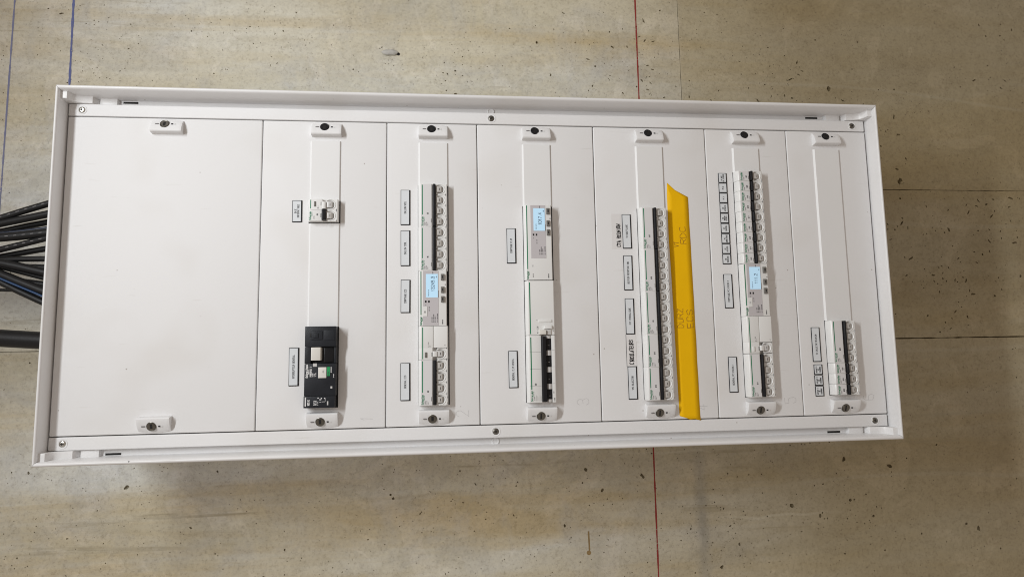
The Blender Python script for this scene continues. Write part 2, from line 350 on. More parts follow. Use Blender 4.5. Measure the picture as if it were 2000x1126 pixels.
def build_wall():
    R = random.Random(11)
    U0, U1, V0, V1 = -950, 2120, -1300, 1350
    pts = []; faces = []; kinds = []
    occ = {}
    joints_v = [(-40, -117, -700, -40), (1360, -117, 1360, 1994), (1360, 195.5, 1360, 1994)]
    def free(u, v, r):
        ci, cj = int(u//14), int(v//14)
        for i in range(ci-1, ci+2):
            for j in range(cj-1, cj+2):
                for (a, b_, q) in occ.get((i, j), ()):
                    if math.hypot(a-u, b_-v) < q+r+1.2: return False
        if abs(v+115.5) < r+5 or abs(v-213.6) < r+5: return False
        if abs(u+70.5) < r+4 or abs(u-1111) < r+4: return False
        return True
    def add(u, v, r, asp=1, n=7, rag=.25):
        u, v = WP(u, v)
        R_ = r*max(1, asp)
        if not free(u, v, R_): return
        occ.setdefault((int(u//14), int(v//14)), []).append((u, v, R_))
        th = R.uniform(0, math.pi); c, s_ = math.cos(th), math.sin(th)
        i = len(pts); f = []
        for k in range(n):
            a = 2*math.pi*k/n; rr = r*(1+R.uniform(-rag, rag))
            x, y = rr*asp*math.cos(a), rr*math.sin(a)
            y += (R.uniform(-.3, .3)*r if asp > 1.5 else 0)
            pts.append((u+x*c-y*s_, v+x*s_+y*c)); f.append(i+k)
        faces.append(f); kinds.append((u, v, r, f))
    def hidden(u, v): return 30 < u < 1320 and abs(v) < 240
    clusters = [(R.uniform(-250, 1900), R.uniform(-600, 620), R.uniform(40, 150)) for _ in range(26)]
    clusters += [(960, 470, 110), (1010, 380, 80), (1300, 420, 90), (1480, 300, 70), (1560, 120, 90), (1700, 60, 110), (1500, 360, 60), (1640, -40, 90), (1750, 150, 80), (900, -420, 120), (1050, -500, 130), (1250, -480, 140), (620, -400, 90)]
    for _ in range(720):
        u, v = R.uniform(-300, 1930), R.uniform(-660, 680)
        if hidden(u, v): continue
        add(u, v, min(3.0, .7+R.expovariate(2.6)), R.choice((1, 1, 1.2, 1.5)), 7)
    for (cu, cv, cr) in clusters:
        for _ in range(int(cr*.36)):
            u, v = R.gauss(cu, cr*.6), R.gauss(cv, cr*.5)
            if hidden(u, v) or not (-800 < u < 1900): continue
            if cu > 850 and cv > -150 and R.random() < .45: add(u, v, R.uniform(.9, 2.0), R.uniform(1.8, 3.4), 10, .35)
            else: add(u, v, min(3.0, .65+R.expovariate(2.6)), R.choice((1, 1.3, 1.7)), 7)
    # tie marks / larger honeycomb
    for (u, v, r, a) in ((1383, -355, 3.6, 1.6), (1480, -372, 4, 1.7), (1268, -440, 4, 1.2), (30, -360, 3.4, 1.5), (1780, -440, 4, 2.4), (1500, -600, 3.5, 1.6), (1120, -548, 3.2, 1.5), (970, -372, 3.2, 1.9), (1660, -500, 3, 1.8), (1555, 215, 4, 1.8), (560, -560, 3, 2.2), (1410, 415, 4.5, 1.5)):
        add(u, v, r, a, 10, .3)
    # joints: ragged grooves, 3 mm wide, set back 4 mm
    grooves = []
    def groove(pa, pb, half, n):
        A = []; Bq = []; 
        for k in range(n+1):
            t = k/n; u = pa[0]+(pb[0]-pa[0])*t; v = pa[1]+(pb[1]-pa[1])*t
            hw = half*R.uniform(.5, 1.3)
            if pa[1] == pb[1]: A.append((u, v+hw)); Bq.append((u, v-hw))
            else: A.append((u+hw, v)); Bq.append((u-hw, v))
        i = len(pts); pts.extend(A); pts.extend(reversed(Bq)); faces.append(list(range(i, i+2*(n+1)))); grooves.append((i, n+1))
    groove((1345, -115.5), (2100, -115.5), 1.4, 60); groove((1345, 213.6), (2100, 213.6), .7, 60); groove((-900, -115.5), (-12, -115.5), .75, 50)
    groove((-70.5, -528), (-70.5, -1200), 1.5, 40); groove((1111, 320), (1111, 1200), .5, 50)
    nb = len(pts)
    pts.extend([(U0, V0), (U1, V0), (U1, V1), (U0, V1)])
    nf = len(faces)
    # loose grid so triangles stay reasonable
    for i in range(1, 14):
        for j in range(1, 13):
            u = U0+(U1-U0)*i/14+R.uniform(-5, 5); v = V0+(V1-V0)*j/13+R.uniform(-5, 5)
            pts.append((u, v))
    def ccw(f):
        ar = sum(pts[f[k]][0]*pts[f[(k+1) % len(f)]][1]-pts[f[(k+1) % len(f)]][0]*pts[f[k]][1] for k in range(len(f)))
        return f if ar > 0 else list(reversed(f))
    fc = [ccw(f) for f in faces]+[[nb, nb+1, nb+2, nb+3]]
    vo, eo, fo, ov, oe, of = mgeo.delaunay_2d_cdt([Vector(p) for p in pts], [], fc, 1, 1e-5, True)
    remap = {}
    for k, src in enumerate(ov):
        for q in src: remap[q] = k
    mb = MB(); mb.v = [(p.x, p.y, WW) for p in vo]
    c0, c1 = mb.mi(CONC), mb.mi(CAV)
    for f, src in zip(fo, of):
        if any(q < nf for q in src): continue
        mb.f.append(list(f)); mb.m.append(c0)
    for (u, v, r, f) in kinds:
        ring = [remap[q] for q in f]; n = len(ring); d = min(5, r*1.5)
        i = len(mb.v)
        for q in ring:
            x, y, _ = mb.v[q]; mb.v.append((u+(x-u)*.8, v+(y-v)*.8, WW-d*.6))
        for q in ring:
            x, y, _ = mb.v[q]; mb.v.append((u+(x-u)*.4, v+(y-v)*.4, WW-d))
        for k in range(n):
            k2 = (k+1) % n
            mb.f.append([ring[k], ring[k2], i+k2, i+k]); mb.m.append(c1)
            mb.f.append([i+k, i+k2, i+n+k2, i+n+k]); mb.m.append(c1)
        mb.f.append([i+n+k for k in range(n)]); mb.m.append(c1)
    for (i0, n) in grooves:
        A = [remap[i0+k] for k in range(n)]; Bq = [remap[i0+2*n-1-k] for k in range(n)]
        j = len(mb.v)
        for k in range(n):
            a = mb.v[A[k]]; b_ = mb.v[Bq[k]]
            mb.v.append(((a[0]+b_[0])/2, (a[1]+b_[1])/2, WW-4.5))
        for k in range(n-1):
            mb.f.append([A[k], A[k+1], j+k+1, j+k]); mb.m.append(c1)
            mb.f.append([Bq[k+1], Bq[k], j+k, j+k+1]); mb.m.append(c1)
    me = mb.mesh("concrete_wall", fixn=False)
    bm = bmesh.new(); bm.from_mesh(me)
    for f in bm.faces:
        f.normal_update()
        if f.normal.z < 0: f.normal_flip()
    bm.to_mesh(me); bm.free()
    o = put("concrete_wall", me, at=(0, 0, 0))
    tag(o, "bare cast concrete wall, grey beige with small air holes and shutter joints", "wall", kind="structure")
build_wall()

def chalk(u, v0, v1, wid, col, label, drift=0, dens=.5, along='v'):
    m = bpy.data.materials.new("chalk_"+label.split()[0]); m.use_nodes = True; nt = m.node_tree; b = nt.nodes["Principled BSDF"]
    b.inputs["Base Color"].default_value = (*col, 1); b.inputs["Roughness"].default_value = .9
    tc = nd(nt, "ShaderNodeTexCoord"); n = nd(nt, "ShaderNodeTexNoise"); n.inputs["Scale"].default_value = 260; n.inputs["Detail"].default_value = 4
    nt.links.new(tc.outputs["Object"], n.inputs["Vector"])
    n2 = nd(nt, "ShaderNodeTexNoise"); n2.inputs["Scale"].default_value = 9; nt.links.new(tc.outputs["Object"], n2.inputs["Vector"])
    ad = nd(nt, "ShaderNodeMath", operation='ADD'); nt.links.new(n.outputs["Fac"], ad.inputs[0]); nt.links.new(n2.outputs["Fac"], ad.inputs[1])
    mr = nd(nt, "ShaderNodeMapRange"); nt.links.new(ad.outputs[0], mr.inputs[0]); mr.inputs[1].default_value = 1.15-dens*.5; mr.inputs[2].default_value = 1.35-dens*.5
    mr.inputs[4].default_value = .9
    nt.links.new(mr.outputs[0], b.inputs["Alpha"])
    mb = MB(); R = random.Random(int(u)); n_ = 120; A = []; Bq = []
    for k in range(n_+1):
        t = k/n_; v = v0+(v1-v0)*t; uu = u+drift*t
        h = wid/2*R.uniform(.7, 1.25); A.append((uu-h, v, WW+.35)); Bq.append((uu+h, v, WW+.35))
    mb.loops([A, Bq], m, closed=False)
    o = put("chalk_line", fixup(mb, "chalk_line"), at=(0, 0, 0))
    tag(o, label, "chalk line")
chalk(1015, -900, 900, 3.2, (.30, .035, .03), "red chalk line snapped straight down behind the middle of the cabinet", dens=.85)
chalk(-142, 285, 900, 4.4, (.15, .18, .40), "bold blue chalk line nearer the cabinet's corner", dens=1.1, drift=-6)
chalk(-255, 0, 900, 3.0, (.24, .26, .42), "faint blue chalk line farther out, near the photo's left edge", dens=.9)

# rust drip on the wall
def rust():
    mb = MB()
    m = mat("rust_stain", (.30, .205, .09), .9, var=.3, vscale=80)
    mb.quad([(874, -488, WW+.3), (877, -488, WW+.3), (878, -524, WW+.3), (875, -526, WW+.3)], m)
    mb.cyl((875, -529), 4.5, WW, WW+.35, m, 9)
    o = put("rust_stain", mb.mesh("rust_stain"), at=(0, 0, 0)); tag(o, "small brown rust drip with a round end on the concrete", "stain")
rust()
# plaster dab / broken plug
def plug():
    mb = MB(); R = random.Random(3)
    loops = []
    for i, (x, r) in enumerate(((-17, 1), (-14, 4), (-8, 6.5), (0, 6), (6, 6.5), (11, 5), (15, 2.5))):
        loops.append([(x+R.uniform(-1, 1), r*math.cos(a)*R.uniform(.8, 1.1), r*.8*math.sin(a)*R.uniform(.8, 1.1)+2) for a in [2*math.pi*j/10 for j in range(10)]])
    mb.loops(loops, PLASTER, True, True)
    t = thing("wall_plug", 483, 496, WW, "small crumpled whitish plaster plug sticking out of the bare concrete", "wall plug")
    put("plaster_lump", mb.mesh("plaster_lump", smooth=True, ang=50), t, (0, 0, 1))
    mb = MB(); mb.cyl((17, -2), 3.2, -.5, 1.0, HOLE, 9); put("drill_hole", mb.mesh("drill_hole"), t, (0, 0, 0))
plug()

# ---------------------------------------------------------------- cabinet
cab = thing("electrical_cabinet", 675, 0, WW, "long white wall mounted electrical cabinet with seven screwed cover plates and no door", "electrical cabinet")
def cpart(name, me, at=(0, 0, 0), parent=None, label=None):
    """coordinates given in the cabinet frame (u,v,w)"""
    if parent is None:
        return put(name, me, cab, (at[0]-675, at[1], at[2]-WW), label=label)
    return put(name, me, parent, at, label=label)
mb = MB(); mb.box((-2, -284, WW), (1354, 284, -12), PAINT)
cpart("enclosure_body", mb.mesh("enclosure_body"))
# dark hollow behind the covers is closed by the body front; rim in four mitred sides
LEV = [(0.6, 0.6, -34), (0, 0, -30), (0, 0, 26.8), (.5, .5, 28.8), (1.4, 1.5, 29.8), (2.4, 2.8, 30.1), (3.4, 4.1, 29.8), (4.2, 5.4, 28.4), (4.5, 6.3, 26.0), (3.2, 7.4, 2), (2.6, 8.2, -12.2), (4, 14, -13)]
def rim_side(k):
    mb = MB(); A = []; Bq = []
    for (du, dv, w) in LEV:
        c = [(-4.5+du, 290-dv), (1356-du, 290-dv), (1356-du, -290+dv), (-4.5+du, -290+dv)]
        p, q = c[k], c[(k+1) % 4]
        L = math.hypot(q[0]-p[0], q[1]-p[1]); e = ((q[0]-p[0])/L, (q[1]-p[1])/L); g = .22
        A.append((p[0]+e[0]*g, p[1]+e[1]*g, w)); Bq.append((q[0]-e[0]*g, q[1]-e[1]*g, w))
    mb.loops([A, Bq], RIMP, closed=False)
    me = mb.mesh("rim_side", smooth=True, ang=50)
    return me
for k in range(4): cpart("rim_side", rim_side(k))
# chipped paint
for (cu_, cv_, cw_, rr_) in ((122, -286.6, 29.7, 1.0), (130, -286.2, 29.8, 1.3), (133, -287, 29.6, .6), (1357, -196, 12, .8)):
    mb = MB(); mb.cyl((0, 0), rr_, -.3, .15, INK, 7, rr_*.7); cpart("paint_chip", mb.mesh("paint_chip"), (cu_, cv_, cw_))
# knock-out returns behind the rim
for sv in (1, -1):
    mb = MB(); mb.box((0, 251.2 if sv > 0 else -271, -11), (1350, 271 if sv > 0 else -251.2, 0), PAINT)
    rail = cpart("mounting_rail", mb.mesh("mounting_rail", bevel=1.6, seg=3))
    for i, u in enumerate((20.5, 675, 1327)):
        def scr(dark):
            mb = MB(); n = 24
            ring = lambda r, z: [(r*math.cos(2*math.pi*j/n), r*math.sin(2*math.pi*j/n), z) for j in range(n)]
            mb.loops([ring(7.6, .05), ring(7.2, .55), ring(6.4, .55), ring(5.2, .12)], PAINT)
            M_ = DMETAL if dark else METAL
            mb.loops([ring(5.2, .1), ring(4.9, .5), ring(4.2, 1.2), ring(2.6, 1.5)], M_, cap1=True)
            mb.box((-2.6, -.55, 1.2), (2.6, .55, 1.62), HOLE); mb.box((-.55, -2.6, 1.2), (.55, 2.6, 1.63), HOLE)
            return mb.mesh("screw", smooth=True, ang=35)
        put("screw", cached(("screw", i > 0), lambda: scr(i > 0)), rail, (u, 261 if sv > 0 else -261, 0), rot=.6*i)
    for u in (88, 1258):
        mb = MB(); mb.box((-11.5, -1.6, 0), (11.5, 1.6, .3), HOLE)
        cpart("vent_slot", cached("slot", lambda: mb.mesh("vent_slot", bevel=.1)), (u, 279.0 if sv > 0 else -279.5, -12))
    for iu, u0 in enumerate((-.5, 1352.5)):
        s = 1 if iu == 0 else -1
        prof = [(-1.2, -12), (-1.2, 21.5), (9, 21), (10.5, 15), (13, 9.5), (17, 5.5), (23, 3), (37, 2), (39, -4), (41, -10), (44, -10), (45.5, -5), (50, -4.4), (71, -5), (72, -12)]
        prof = [(s*p, q) for p, q in prof]
        mb = MB(); mb.extr(prof, 271.5, 284.2, RIMP) if sv > 0 else mb.extr(prof, -284.2, -271.5, RIMP)
        cpart("corner_bracket", mb.mesh("corner_bracket", bevel=.6, seg=2), (u0, 0, 0))
    # round embossed foot beside the middle screw
    mb = MB(); n = 20
    rr = lambda r, z: [(r*math.cos(2*math.pi*j/n), r*math.sin(2*math.pi*j/n), z) for j in range(n)]
    mb.loops([rr(6.5, 0), rr(6, 1.4), rr(4.8, 1.7), rr(4, .8)], PAINT, cap1=True)
    cpart("embossed_stud", mb.mesh("embossed_stud", smooth=True), (675, sv*277.5, -12))

COV = [(0, 300), (300, 500), (500, 650), (650, 850), (850, 1050), (1050, 1200), (1200, 1351)]
ROWU = [None, 377.5, 553.0, 727.0, 924.0, 1099.0, 1249.5]           # left edge of the device window in each row
BLANK = [[], [(216, 115.5), (78.5, -89.5)], [(216, 142.5)], [(216, 108.5)], [(216, 105.5)], [(216, 171.5)], [(216, -89.5)]]
NUM = {1: ("1", 480, -240), 2: ("2", 632, -236), 3: ("3", 828, -222), 4: ("4", 1030, -236), 5: ("5", 1186, -228), 6: ("6", 1328, -226)}
LOCKC = []
for i, (a, b) in enumerate(COV):
    mb = MB(); mb.box((a+.65, -249.6, -10.5), (b-.65, 249.6, 0), PAINT)
    cv = cpart("cover_plate", mb.mesh("cover_plate", bevel=1.8, seg=3))
    if i:
        U = ROWU[i]
        for (vt, vb) in BLANK[i]:
            L = vt-vb
            def strip():
                mb = MB()
                lo = [(-1.2, 0, -.2), (48.2, 0, -.2), (48.2, -L, -.2), (-1.2, -L, -.2)]
                l3 = [(1.6, -.3, 2.6), (46.4, -.3, 2.6), (46.4, -L, 2.6), (1.6, -L, 2.6)]
                mb.loops([lo, l3], STRIP, cap1=True)
                return mb.mesh("blanking_strip")
            put("blanking_strip", strip(), cv, (U, vt, 0))
        ends = [216]+[q for p in BLANK[i] for q in p]+[-216]
        for q in range(1, len(ends)-1, 2):
            vt, vb = ends[q+1], (ends[q+2] if q+2 < len(ends) else -216)
            mb = MB(); mb.box((U-1.9, vb-.6, .05), (U+48.4, vt+.4, .32), HOLE)  # black plate standing in for the shaded gap around the devices
            put("gap_shade_plate", mb.mesh("gap_shade_plate"), cv)
        t, pu, pv = NUM[i]
        me = fixup(lettering(t, 19, th=.6, jit=.25, m=PENCIL, rnd=random.Random(i+4)), "pencil_number")
        put("pencil_number", me, cv, (pu, pv, .15))
# latches
def latch_mesh():
    """wedge: flush at the outer edge (+v), 11 mm high at the inner edge (-v), outer edge arched"""
    mb = MB(); n = 10; loops = []
    for k in range(n+1):
        t = k/n; u = -24+48*t; arch = 2.4*(1-(2*t-1)**2)
        ht = 11
        L = [(u, 9.5+arch, -.3), (u, 9.2+arch, 1.0), (u, 3, ht*.62), (u, -5, ht*.9), (u, -9.8, ht), (u, -11.6, ht-1.6), (u, -13.2, -.3)]
        loops.append(L)
    mb.loops(loops, PAINT, closed=True)
    mb.f.append(list(reversed(range(7)))); mb.m.append(0); mb.f.append([n*7+j for j in range(7)]); mb.m.append(0)
    return mb.mesh("latch", bevel=.45, seg=2, ang=24)
LM = latch_mesh()
def lock_mesh(slot, cross, m):
    mb = MB(); n = 24
    rr = lambda r, z: [(r*math.cos(2*math.pi*j/n), r*math.sin(2*math.pi*j/n), z) for j in range(n)]
    mb.loops([rr(7.3, -4), rr(7.3, .4), rr(6.8, .8), rr(6.0, .5), rr(5.8, .9)], m, cap1=True)
    if cross: mb.box((-1.9, -4.2, .4), (1.9, 3.2, 1.0), HOLE)
    else: mb.box((-1.2, -4.6, .4), (1.2, 4.6, 1.0), HOLE)
    return mb.mesh("lock_cylinder", smooth=True, ang=35)
for i, (a, b) in enumerate(COV):
    cu = (152.5, 402.5, 576.5, 750.5, 948, 1122, 1273)[i]
    for sv in (1, -1):
        lt = cpart("latch", LM, (cu, sv*236.2, 0))
        if sv < 0: lt.rotation_euler = (0, 0, math.pi)
        dark = (sv > 0 and i > 0)
        Lm = cached(("lock", dark, i < 3), lambda: lock_mesh(1, i < 3, BLACK if dark else DMETAL))
        lk = put("lock_cylinder", Lm, lt, (-2.5*sv, 1.6, 7.6), rot=(-.35 if (i > 2 and sv > 0) else 0)); lk.rotation_euler[0] = -.30
        mb = MB(); s = sv
        mb.box((-17*s, -.9, 0), (-11.5*s, .9, .12), GINK); mb.box((7.5*s, -1.1, 0), (10.5*s, 1.1, .12), INK); mb.box((11.5*s, -1.0, 0), (14*s, 1.0, .12), WINK)
        mk = put("lock_marking", mb.mesh("lock_marking"), lt, (0, 1.6, 7.85)); mk.rotation_euler[0] = -.30

# ---------------------------------------------------------------- modular devices (origin: window corner, v runs down to -L)
H = 14.0
def body_prof(): return [(-1.0, -2), (-1.0, 7.5), (1.2, 12.2), (3.0, H), (21.2, H), (21.6, H-.8), (22.2, H-.8), (22.6, 9.5), (27.6, 8.0), (28.0, 6.4), (44.6, 6.4), (44.8, H-1.5), (46.2, H-2.2), (46.6, 9), (46.6, -2)]
def body_mesh(L, m=WHITE):
    mb = MB(); mb.extr(body_prof(), -.15, -L+.15, m); return mb.mesh("body", bevel=.28, seg=2)
def window_mesh(pitch, white=False):
    """plate with a round bowl for one pole, 16.8 mm x pitch"""
    mb = MB(); n = 24; cu, cv, r = 34.4, -pitch/2, min(8.7, pitch/2-.35)
    u0, u1, v0, v1 = 28.0, 44.7, -.1, -pitch+.1
    outer = []; A = []; Bq = []; C = []; D = []
    for j in range(n):
        a = 2*math.pi*j/n; c, s = math.cos(a), math.sin(a)
        tu = (u1-cu)/c if c > 1e-6 else ((u0-cu)/c if c < -1e-6 else 1e9)
        tv = (v0-cv)/s if s > 1e-6 else ((v1-cv)/s if s < -1e-6 else 1e9)
        t = min(abs(tu), abs(tv)); outer.append((cu+c*t, cv+s*t, H-1.6))
        rx = min(r, t-.05) if c < 0 else r
        A.append((cu+c*rx, cv+s*r*.99, H-1.6)); Bq.append((cu+c*(rx-.5), cv+s*(r-.5), H-.8)); C.append((cu+c*(rx-1.1), cv+s*(r-1.1), H-1.4)); D.append((cu+c*4.8, cv+s*4.8, 8.6))
    mb.loops([outer, A, Bq, C, D], WHITE, cap1=True)
    return mb.mesh("toggle_window", smooth=True, ang=40)
def toggle_mesh(pitch, m=TOG, hh=H+.6):
    mb = MB(); c = -pitch/2
    mb.extr([(28.0, 7.2), (28.0, hh-1.0), (32, hh), (36.6, hh-.4), (38.2, hh-2.2), (38.6, 7.2)], c+4.6, c-4.8, m)
    mb.box((33.4, c-2.4, hh-.3), (34.6, c+2.0, hh+.05), INK)
    return mb.mesh("toggle", bevel=.3, seg=2)
def bar_mesh(L, m=BLACK, w1=17.6):
    mb = MB(); mb.extr([(22.8, 8), (22.9, w1-1.8), (23.8, w1-.3), (25.2, w1), (26.9, w1-.5), (27.7, w1-2.4), (27.9, 8)], -.9, -L+.9, m)
    return mb.mesh("handle_bar", bevel=.35, seg=2)
def logo(mb, u, v, L, m):
    lettering("Schneider", 2.9, ws=L/ (tlen("Schneider", 2.9)/.62), th=.6, mb=mb, m=m, u=u, v=v, z=0)
    lettering("Electric", 1.5, ws=.55*L/15, th=.28, mb=mb, m=m, u=u+2.0, v=v+L*.42, z=0)
def print_mesh(L, code, kind="iC60N"):
    mb = MB(); z = 0
    one = L < 20
    if one:
        logo(mb, 8.8, -L+1.2, 14.5, GREEN)
        lettering(kind, 1.5, th=.3, mb=mb, m=GINK, u=12.4, v=-L+1.6)
        lettering(code, 2.1, th=.5, mb=mb, m=INK, u=17.2, v=-L+6.0)
        mb.box((19.8, -L+3, 0), (20.4, -L+9, .02), INK)
    else:
        mb.box((5.2, -L+20, 0), (6.7, -2, .02), GREEN)
        logo(mb, 7.4, -L+1.8, 16, GREEN)
        lettering(kind, 1.6, th=.32, mb=mb, m=GINK, u=10.8, v=-L+2)
        lettering("C63 400V", 1.1, th=.2, mb=mb, m=GINK, u=13.2, v=-L+2); lettering("6000 A", 1.1, th=.2, mb=mb, m=GINK, u=15.2, v=-L+2)
        lettering(code, 2.1, th=.5, mb=mb, m=INK, u=15.6, v=-L+21)
        mb.box((19.8, -L+7, 0), (20.5, -L+13.5, .02), INK)
    return fixup(mb, "front_print")
def edge_print(L):
    mb = MB(); lettering("A9F7", 1.2, th=.25, mb=mb, m=GINK, u=46, v=-L+2)
    if L > 30: lettering("400V", 1.2, th=.25, mb=mb, m=GINK, u=46, v=-L+11)
    return fixup(mb, "edge_print")
GR_B = "modular circuit breakers clipped in the cabinet windows"
def breaker(row, vt, poles, label, code, cat="circuit breaker", group=GR_B):
    L = 18.0*poles
    t = thing("circuit_breaker", ROWU[row]+random.uniform(-.25, .25), vt, random.uniform(-.35, .3), label, cat, group, random.uniform(-.002, .002))
    put("body", cached(("body", L), lambda: body_mesh(L)), t)
    put("front_label", cached(("face", L), lambda: MB().box((3.6, -L+.9, 0), (20.9, -.9, .35), FACE).mesh("front_label", bevel=.12, seg=1)), t, (0, 0, H-.05))
    put("front_print", cached(("print", L, code), lambda: print_mesh(L, code)), t, (0, 0, H+.34))
    put("handle_bar", cached(("bar", L), lambda: bar_mesh(L)), t)
    for p in range(poles):
        put("toggle_window", cached(("win", 18), lambda: window_mesh(18)), t, (0, -18*p, 0))
        put("toggle", cached(("tog", 18), lambda: toggle_mesh(18)), t, (0, -18*p, 0))
    put("edge_print", cached(("eprint", L), lambda: edge_print(L)), t, (0, 0, H-1.55))
    return t
# residual current block: plain body, one toggle window at its foot
def rcd_body(L):
    mb = MB()
    mb.extr([(-1.0, -2), (-1.0, 7.5), (1.2, 12.2), (3.0, H), (22.2, H), (22.3, H-1.6), (23.9, H-1.6), (24.0, H), (44.6, H), (46.2, H-1.2), (46.6, 10), (46.6, -2)], -.15, -L+19, WHITE)
    mb.extr(body_prof(), -L+19, -L+.15, WHITE)
    return mb.mesh("body", bevel=.28, seg=2)
def rcd(row, vt, L, label, test_m=DGREY, cat="residual current device"):
    t = thing("residual_current_block", ROWU[row], vt, 0, label, cat, "residual current blocks beside the breakers")
    put("body", rcd_body(L), t)
    mb = MB(); mb.box((5.2, -L+1, 0), (6.7, -2, .02), GREEN); put("green_stripe", mb.mesh("green_stripe"), t, (0, 0, H+.05))
    put("toggle_window", cached(("win", 18), lambda: window_mesh(18)), t, (0, -L+18.5, 0))
    put("toggle", cached(("togw", 18), lambda: toggle_mesh(18, LTGREY)), t, (0, -L+18.5, 0))
    mb = MB(); mb.extr([(22.4, 8), (22.6, H+1.6), (24, H+2.4), (28.4, H+1.6), (28.6, 8)], -L+13.5, -L+4.5, WHITE); put("reset_handle", mb.mesh("reset_handle", bevel=.4), t)
    mb = MB(); mb.box((9.2, -L+3.2, H-.2), (12.8, -L+12, H+1.6), test_m, .4); put("test_button", mb.mesh("test_button", bevel=.3), t)
    mb = MB(); mb.box((20.0, -L+5, 0), (21.2, -L+11.5, .02), INK)
    lettering("Vigi iC60", 1.4, th=.26, mb=mb, m=GINK, u=15.8, v=-L+20); lettering("300 mA", 1.1, th=.22, mb=mb, m=GINK, u=18, v=-L+20)
    lettering("4P", 1.4, th=.26, mb=mb, m=GINK, u=42, v=-L+22)
    put("front_print", fixup(mb, "front_print"), t, (0, 0, H+.06))
    return t
def meter(row, vt, digits, label, L=90, tagtxt="11"):
    t = thing("energy_meter", ROWU[row], vt, 0, label, "energy meter", "digital energy meters in the cabinet")
    mb = MB(); mb.extr([(-1.0, -2), (-1.0, 6.5), (.6, 9.5), (2.0, H-.5), (6, H), (43.5, H), (44.6, H-1), (44.8, -2)], -.3, -L+.3, WHITE)
    put("body", mb.mesh("body", bevel=.3), t)
    k = 35 if L > 100 else 0
    gl = 89 if not k else 90
    o0 = 3.0 if k else 0
    mb = MB(); mb.box((6.6+o0, -gl, 0), (31.6+o0, -.8, .4), MGREY); put("face_plate", mb.mesh("face_plate", bevel=.12, seg=1), t, (0, 0, H-.05))
    mb = MB(); mb.box((11.4+o0, -44, 0), (30.4+o0, -6, .3), LCD); sc = put("screen", mb.mesh("screen"), t, (0, 0, H+.36))
    mb = MB(); lettering(digits, 5.2, ws=.60, th=.7, mb=mb, m=LCDINK, u=24.8+o0, v=-34); lettering("Total active", 1.6, ws=.5, th=.25, mb=mb, m=LCDINK, u=16.2+o0, v=-42)
    lettering("kWh", 1.6, ws=.5, th=.25, mb=mb, m=LCDINK, u=29+o0, v=-12)
    put("digits", fixup(mb, "digits"), sc, (0, 0, .34))
    for (a, b) in ((-5.8, -16.4), (-26.6, -36.8), (-41.8, -52)):
        mb = MB(); mb.box((0, b-a, -.1), (5.6, 0, 3.4), DGREY, .5); mb.box((1.6, (b-a)*.72, 3.3), (4.0, (b-a)*.3, 3.46), INK)
        put("button", cached(("btn", round(b-a, 1)), lambda: mb.mesh("button", bevel=.5)), t, (35.2+o0*.3, a, H))
    for du in (9.8, 14.8):
        mb = MB(); mb.box((0, -3.4, 0), (2.5, 0, .1), HOLE); put("indicator", cached("led", lambda: mb.mesh("indicator")), t, (du+o0, -49, H+.36))
    mb = MB()
    mb.box((2.6, -L+18, 0), (4.0, -1.5, .03), GREEN)
    lettering("Schneider", 2.6, ws=.52, th=.5, mb=mb, m=GREEN, u=4.6, v=-L+1.8); lettering("Electric", 1.2, ws=.5, th=.25, mb=mb, m=GREEN, u=6.3, v=-L+8)
    put("logo_print", fixup(mb, "logo_print"), t, (0, 0, H+.05))
    mb = MB(); R = random.Random(5)
    for r_, (uu, ln) in enumerate(((21.6, 22), (24.2, 30), (26.6, 24), (30.4, 34))):
        lettering("CAT III 300V 50/60Hz kWh"[:int(ln*.62)], 1.35, ws=.5, th=.27, mb=mb, m=INK, u=uu+o0, v=-84)
    lettering("1000 imp/kWh", 1.1, ws=.5, th=.22, mb=mb, m=INK, u=17+o0, v=-66); lettering("Com", 1.1, th=.22, mb=mb, m=INK, u=11.4+o0, v=-57)
    mb.box((22+o0, -8, 0), (23+o0, -2, .02), INK) ; mb.box((31+o0, -44, 0), (31.5+o0, -33, .02), INK)
    put("face_print", fixup(mb, "face_print"), t, (0, 0, H+.38))
    mb = MB(); lettering("A9MEM3155", 1.4, ws=.5, th=.3, mb=mb, m=INK, u=38.6, v=-L+3); lettering("OK", 1.3, th=.3, mb=mb, m=INK, u=43, v=-24)
    if k: lettering("11", 2.2, th=.5, mb=mb, m=INK, u=13, v=-104); lettering("iEM3155", 1.4, th=.3, mb=mb, m=GINK, u=13, v=-122)
    put("edge_print", fixup(mb, "edge_print"), t, (0, 0, H+.05))
    if not k:
        mb = MB(); mb.box((0, -15.6, 0), (7.0, 0, .5), WHITE); lettering(tagtxt, 2.4, th=.5, mb=mb, m=INK, u=4.6, v=-10, z=.52)
        put("tag_sticker", mb.mesh("tag_sticker"), t, (6.4, -58.6, H+.4))
    return t

